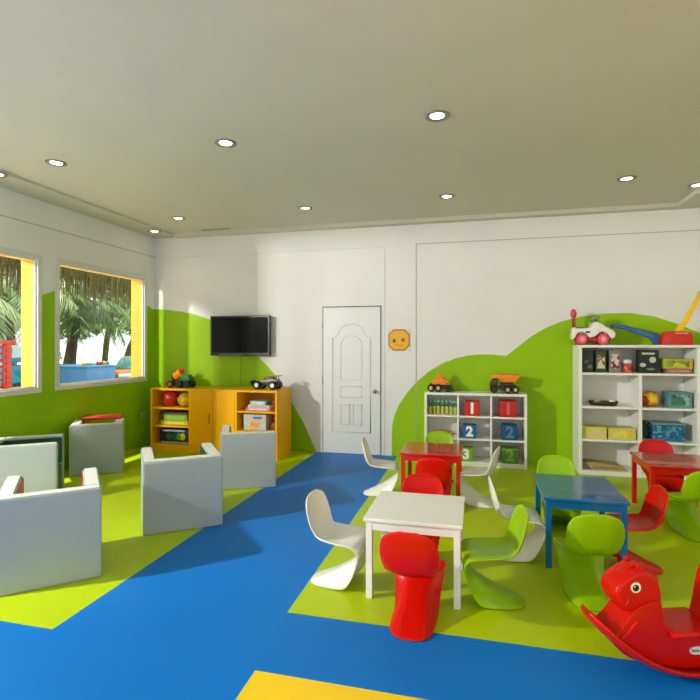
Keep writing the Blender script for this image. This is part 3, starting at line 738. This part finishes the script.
# the open side of this one faces right
cube_chair('white foam armchair with dark green inside at left edge, opening to the right', (-4.27, 3.50, 0), deg(-52), DGREEN, w=.58, d=.60)
t = thing('foam_pad', 'red foam pad lying across the arms of the armchair under the window', 'foam pad', (-4.50, 4.91, .5825), deg(36))
B().box((.0, .2, 0), (.44, .44, .035), .01).build('pad_body', FRED, t)
B().box((.0, .19, .008), (.44, .197, .026), .002).build('seam', M('dark_red_seam', (150, 26, 14), .5), t)

# ---------------------------------------------------------------- rocking horse
hd = thing('rocking_horse', 'glossy red plastic rocking horse at the lower right corner', 'rocking horse', (.95, 2.66, 0), PI+deg(14.1)+deg(5)); hd.scale = (.9, .9, .9)
# local +x is forward (towards the nose), y sideways
R0 = .575
bm = bmesh.new(); rows = []; nx = 36; ny = 12
for i in range(nx+1):
    x = -.52+1.06*i/nx
    zz = x*x/(2*R0)*(1+.10*abs(x)/.5)
    u = (x-.01)/.53
    w = .155*max(.02, (1-abs(u)**7))**.5
    row = []
    for j in range(ny+1):
        v = -1+2*j/ny
        row.append(bm.verts.new((x, v*w, zz+.012+.035*abs(v)**5)))
    rows.append(row)
for a, b in zip(rows, rows[1:]):
    for j in range(ny): bm.faces.new((a[j], a[j+1], b[j+1], b[j]))
me = solid(bm, .022); me.materials.append(RED_PL)
o = bpy.data.objects.new('rocker', me); COL.objects.link(o); o.parent = hd
body = spline([(.40, .135), (.445, .19), (.43, .225), (.385, .27), (.35, .315), (.30, .36), (.20, .38), (.185, .33), (.165, .245), (.11, .225), (.0, .215), (-.06, .225), (-.10, .25), (-.14, .44), (-.18, .50), (-.225, .49), (-.24, .40), (-.28, .25), (-.36, .15), (-.38, .125), (-.25, .065), (0, .04), (.22, .06), (.33, .095)], 5)
B().prism(body, .088, .034, seg=4).build('body', RED_PL, hd)
head = spline([(.30, .30), (.34, .325), (.38, .335), (.408, .37), (.42, .415), (.41, .452), (.38, .485), (.33, .515), (.29, .53), (.24, .52), (.195, .48), (.175, .41), (.175, .32), (.2, .28)], 5)
B().prism(head, .075, .034, seg=4).build('head', RED_PL, hd)
# nose cap ridge and mane
B().prism(spline([(.36, .495), (.31, .535), (.25, .54), (.19, .505), (.155, .43), (.15, .30), (.165, .285), (.185, .40), (.215, .475), (.26, .505), (.32, .50)], 4), .026, .012, seg=3).build('mane', RED_PL, hd)
for s in (-1, 1):
    B().prism(spline([(.245, .485), (.285, .50), (.30, .555), (.275, .545)], 4), .012, .006, mat=Matrix.Translation((0, s*.045, 0))).build('ear', RED_PL, hd)
    B().tube([(.378, s*.071, .350), (.362, s*.076, .375), (.357, s*.076, .40)], .006).build('bridle', RED_PL, hd)
    ey = B().cyl((.318, s*.0735, .45), (.318, s*.0775, .45), .0275, .026, 28, bev=.001).build('eye', M('eye_white', (245, 245, 240), .3), hd)
    B().cyl((.320, s*.0776, .449), (.320, s*.0790, .449), .0165, seg=24).build('pupil', M('eye_black', (8, 8, 8), .2), ey)
    B().ball((.326, s*.0788, .456), .004, (1, .3, 1), seg=10).build('eye_glint', M('eye_white', (245, 245, 240), .3), ey)
    B().prism(spline([(.40, .17), (.42, .20), (.36, .255), (.33, .29), (.31, .285), (.34, .23)], 4), .010, .006, mat=Matrix.Translation((0, s*.087, 0))).build('front_leg_relief', RED_PL, hd)
B().box((-.11, -.125, .205), (.155, .125, .235), .014, seg=3, smooth=True).build('seat', RED_PL, hd)
# oval emblem on the side facing the camera
lg = B().prism([(.055*math.copysign(abs(math.cos(a))**.6, math.cos(a)), .020*math.copysign(abs(math.sin(a))**.8, math.sin(a))) for a in [2*PI*k/32 for k in range(32)]], .002,
               mat=Matrix.Translation((-.012, .0905, .128)), smooth=False).build('emblem', M('emblem_white', (240, 236, 232), .4), hd)
B().prism([(.062*math.copysign(abs(math.cos(a))**.6, math.cos(a)), .026*math.copysign(abs(math.sin(a))**.8, math.sin(a))) for a in [2*PI*k/32 for k in range(32)]], .001,
          mat=Matrix.Translation((-.012, .0882, .128)), smooth=False).build('emblem_rim', M('emblem_red', (170, 20, 40), .4), hd)
text_mesh('emblem_text', 'little tikes', .023, M('emblem_ink', (30, 50, 60), .5), hd, (-.012, .0928, .128), (PI/2, 0, PI), .0004, .0005)

# ---------------------------------------------------------------- outside
S(B().box((-60, 2.4, -.02), (-7.0, 60, .72), .01).build('terrace_outside', M('white_terrace', (240, 238, 230), .8, .02, 1)))
S(B().box((-60, -8, -.15), (XO-.02, 60, -.02)).build('ground_outside', M('pale_sand', (236, 230, 214), .9, .03, 2)))
# eave thatch
random.seed(3)
THM = M('thatch_straw', (98, 98, 28), .9, .22, 9, bump=.5, stretch=(9, 9, 1))
t = thing('thatch_eave', 'brown green thatched eave hanging outside above both windows', 'thatch roof', (-6.1, 4.6, 2.3))
tb = B()
tb.box((-.12, -4.5, .30), (.30, 4.5, 1.1), mat=Matrix.Rotation(-.25, 4, 'Y'))
tb.build('thatch_pad', THM, t)
sb = B()
for k in range(2600):
    y = random.uniform(-4.4, 4.4); x = random.uniform(-.16, .34); L = random.uniform(.30, .54); w = random.uniform(.006, .014)
    top = Vector((x, y, .55+random.uniform(-.05, .3))); bot = Vector((x+random.uniform(-.05, .05)-.05, y+random.uniform(-.06, .06), top.z-L-.25))
    sb.face([top+Vector((0, -w, 0)), top+Vector((0, w, 0)), bot+Vector((.01, w*.3, 0)), bot+Vector((.01, -w*.3, 0))], random.randint(0, 2))
so_ = sb.build('straw_fringe', [THM, M('thatch_light', (122, 118, 40), .9, .2, 9), M('thatch_dark', (70, 68, 22), .9, .2, 9)], t)
so_['kind'] = 'stuff'

LEAF = [M('palm_leaf_a', (110, 150, 66), .45, .1, 6), M('palm_leaf_b', (176, 200, 136), .4, .1, 6), M('palm_leaf_c', (52, 92, 34), .5, .1, 6)]
BARK = M('palm_bark', (92, 80, 58), .9, .15, 14, bump=.4)
def palm(x, y, h, lean, nf, label, seed, fl=1.7):
    rnd = random.Random(seed)
    t = thing('palm_tree', label, 'palm tree', (x, y, .72), 0, 'palm trees outside the windows')
    pts = []; n = 9
    for i in range(n+1):
        u = i/n; pts.append((lean[0]*u*u, lean[1]*u*u, h*u))
    B().tube(pts, [.10-.035*i/n for i in range(n+1)], 10).build('trunk', BARK, t)
    top = Vector(pts[-1]); fb = B()
    for k in range(nf):
        az = 2*PI*k/nf+rnd.uniform(-.2, .2); el = rnd.uniform(-.35, 1.1); L = fl*rnd.uniform(.8, 1.15)
        d = Vector((math.cos(az)*math.cos(el), math.sin(az)*math.cos(el), math.sin(el)))
        side = Vector((-math.sin(az), math.cos(az), 0)); p = top.copy(); path = [p.copy()]
        m = 14; v = d.copy()
        for i in range(m):
            v = (v+Vector((0, 0, -.13))).normalized(); p = p+v*(L/m); path.append(p.copy())
        mi = rnd.choice((0, 0, 1, 2))
        for i in range(1, m+1):
            w = (path[i]-path[i-1]).normalized(); ll = .55*L*math.sin(PI*(.12+.82*i/m))*.62
            for s in (-1, 1):
                for q in (0, .5):
                    a = path[i-1].lerp(path[i], q)
                    tip = a+side*s*ll*.75+w*ll*.45+Vector((0, 0, -ll*rnd.uniform(.25, .75)))
                    b_ = w*.028
                    fb.face([a-b_, a+b_, tip], mi if rnd.random() > .3 else rnd.choice((0, 1, 2)))
        fb.tube(path[::2], .014, 5, mi)
    fb.build('fronds', LEAF, t)
palms = [(-9.6, 8.6, 1.75, (.2, -.3), 'palm tree seen through the right window, leftmost trunk'),
         (-10.2, 10.2, 2.1, (-.2, .5), 'palm tree seen through the right window, left of the thick trunk'),
         (-9.3, 9.9, 1.9, (.1, .2), 'thick palm trunk in the middle of the right window'),
         (-11.5, 13.6, 2.3, (.2, .3), 'palm tree at right in the right window, farther back'),
         (-9.4, 11.9, 2.1, (.5, 1.2), 'palm tree with trunk leaning to the right, right window'),
         (-9.2, 6.3, 1.8, (.1, .3), 'palm tree seen through the left window'),
         (-12.5, 11.2, 2.5, (-.3, .2), 'tall palm tree behind the others, right window')]
for i, (x, y, h, ln, lab) in enumerate(palms): palm(x, y, h, ln, 17, lab, 20+i)
# leafy trees behind the palms
def bushy(x, y, h, r, label, seed):
    rnd = random.Random(seed)
    t = thing('leafy_tree', label, 'tree', (x, y, .72), 0, 'leafy trees behind the palms')
    B().tube([(0, 0, 0), (.1, .1, h*.4), (.0, .2, h*.7)], [.14, .11, .06], 9).tube([(.08, .1, h*.35), (.4, .5, h*.62)], [.08, .04], 8).build('trunk', BARK, t)
    fb = B()
    for k in range(2300):
        u = rnd.uniform(0, 2*PI); w = rnd.uniform(-1, 1); rr = rnd.random()**.4
        c = Vector((r*rr*math.sqrt(1-w*w)*math.cos(u), r*1.25*rr*math.sqrt(1-w*w)*math.sin(u), h*.82+.62*r*rr*w))
        a = Vector((rnd.uniform(-1, 1), rnd.uniform(-1, 1), rnd.uniform(-.6, .6))).normalized()*.11
        b_ = a.cross(Vector((rnd.uniform(-1, 1), rnd.uniform(-1, 1), rnd.uniform(-1, 1)))).normalized()*.045
        fb.face([c-a, c+b_, c+a, c-b_], rnd.choice((0, 2, 2, 1)))
    fb.build('foliage', LEAF, t)
bushy(-13.2, 10.4, 2.5, 1.7, 'dark leafy tree at the left of the right window', 60)
bushy(-12.6, 13.2, 2.5, 1.8, 'dark leafy tree in the middle of the right window', 61)
bushy(-12.4, 16.8, 2.5, 1.6, 'dark leafy tree at the right of the right window', 62)
bushy(-12.6, 8.2, 2.6, 1.4, 'dark leafy tree in the left window', 63)
# blue pool wall and coloured floats on it
t = thing('play_pool', 'blue-sided raised play pool outside the right window', 'pool', (-8.0, 8.6, .72))
B().box((-.9, -.65, 0), (.9, .1, .36), .03).build('pool_wall', M('pool_blue', (70, 134, 190), .5, .04, 2), t)
B().box((-.95, -.7, .3605), (.95, .15, .385), .01).build('rim', M('pool_rim', (90, 150, 200), .5), t)
rnd = random.Random(5)
cols = [('yellow', YELLOW), ('pale blue', M('float_blue', (150, 210, 230), .4)), ('pale blue', M('float_blue', (150, 210, 230), .4)), ('white', WHITE_PL), ('red', TOYRED), ('red', TOYRED), ('yellow', YELLOW), ('teal', M('float_teal', (70, 150, 140), .4))]
ty = -.6
for k, (cn, mt) in enumerate(cols):
    y = 8.6+ty+k*.092
    t = thing('pool_float', cn+' float on the blue pool edge, '+['first', 'second', 'third', 'fourth', 'fifth', 'sixth', 'seventh', 'eighth'][k]+' from the left', 'float', (-7.25, y, 1.105), 0, 'floats on the pool edge')
    B().ball((0, 0, .034), .04, (1.2, 1.1, .85), seg=14).build('float_body', mt, t)
    B().cyl((0, 0, .066), (0, 0, .078), .01, .006, 8).build('valve', mt, t)
t = thing('sun_lounger', 'orange and teal lounger beside the blue pool, right window', 'lounger', (-8.0, 9.9, .72), .3); t.scale = (1, 1, .62)
B().box((-.3, -.8, .22), (.3, .5, .32), .03).build('mattress', M('lounger_orange', (224, 130, 70), .6), t)
B().box((-.3, 0, 0), (.3, .75, .10), .03, mat=Matrix.Translation((0, .45, .26)) @ Matrix.Rotation(.7, 4, 'X')).build('backrest', M('float_teal', (70, 150, 140), .4), t)
for px in (-.25, .25):
    for py in (-.7, .4): B().cyl((px, py, 0), (px, py, .22), .025, seg=10).build('leg', GREYP, t)
# playground in the left window
t = thing('play_tower', 'red lattice play tower outside the left window', 'play tower', (-8.0, 6.5, .72))
for px in (-.3, .3):
    for py in (-.3, .3): B().box((px-.05, py-.05, 0), (px+.05, py+.05, 0.80), .01).build('post', M('tower_red', (206, 60, 24), .5), t)
lb = B()
for k in range(7):
    z = .06+k*.11
    lb.box((.33, -.26, z), (.36, .26, z+.05)); lb.box((-.26, -.36, z), (.26, -.33, z+.05))
for k in range(4):
    lb.box((.36, -.2+k*.12, .02), (.38, -.16+k*.12, .78)); lb.box((-.2+k*.12, -.38, .02), (-.16+k*.12, -.36, .78))
lb.build('lattice', M('tower_red2', (190, 48, 20), .5), t)
B().box((-.4, -.4, .8), (.4, .4, .86), .02).build('roof', M('tower_red', (206, 60, 24), .5), t)
t = thing('water_slide', 'turquoise and white water slide shell beside the red tower', 'slide', (-8.6, 7.42, .72))
TQ = M_print('turquoise_swirl', [(60, 180, 214), (110, 204, 224), (30, 150, 190), (200, 232, 238)], 3.2)
B().prism(spline([(-.5, .78), (.4, .74), (.5, .60), (.3, .46), (-.5, .48)], 5), .32, .05, mat=Matrix.Rotation(PI/2, 4, 'Z')).build('upper_shell', TQ, t)
B().prism(spline([(-.5, .40), (.35, .38), (.5, .25), (.4, .08), (-.5, .10)], 5), .34, .05, mat=Matrix.Rotation(PI/2, 4, 'Z')).build('lower_shell', TQ, t)
for py in (-.35, .3): B().cyl((0, py, 0), (0, py, .5), .05).build('support', WHITE_PL, t)

# ---------------------------------------------------------------- camera, light
cam = bpy.data.cameras.new('camera'); co = bpy.data.objects.new('camera', cam); COL.objects.link(co)
co.location = (0, 0, 1.5); co.rotation_euler = (PI/2, 0, math.radians(14.1))
cam.sensor_width = 36; cam.lens = 36*500/700; cam.shift_y = -5/700; cam.clip_start = .05
sc = bpy.context.scene; sc.camera = co

w = bpy.data.worlds.new('world'); sc.world = w; w.use_nodes = True
bg = w.node_tree.nodes['Background']; bg.inputs[0].default_value = (1.0, 1.0, .98, 1); bg.inputs[1].default_value = 1.15

def light(kind, name, loc, energy, col=(1, 1, 1), size=.1, target=None, sy=None):
    l = bpy.data.lights.new(name, kind); l.energy = energy; l.color = col
    if kind == 'AREA':
        l.size = size
        if sy: l.shape = 'RECTANGLE'; l.size_y = sy
    else: l.shadow_soft_size = size
    o = bpy.data.objects.new(name, l); COL.objects.link(o); o.location = loc
    if target is not None:
        o.rotation_euler = (Vector(target)-Vector(loc)).to_track_quat('-Z', 'Y').to_euler()
    return o
# low daylight lamp in the open doorway of the left wall, in front of the windows
light('POINT', 'doorway_light', (-5.9, .30, 2.85), 4800, (1, .97, .90), .10)

light('SUN', 'sun', (-20, 20, 30), 4.0, (1, .97, .9), .02, target=(-12, 13, 0))
sc.view_settings.view_transform = 'Standard'; sc.view_settings.look = 'None'
sc.view_settings.exposure = 0.30; sc.view_settings.gamma = 1.0; sc.view_settings.use_curve_mapping = False
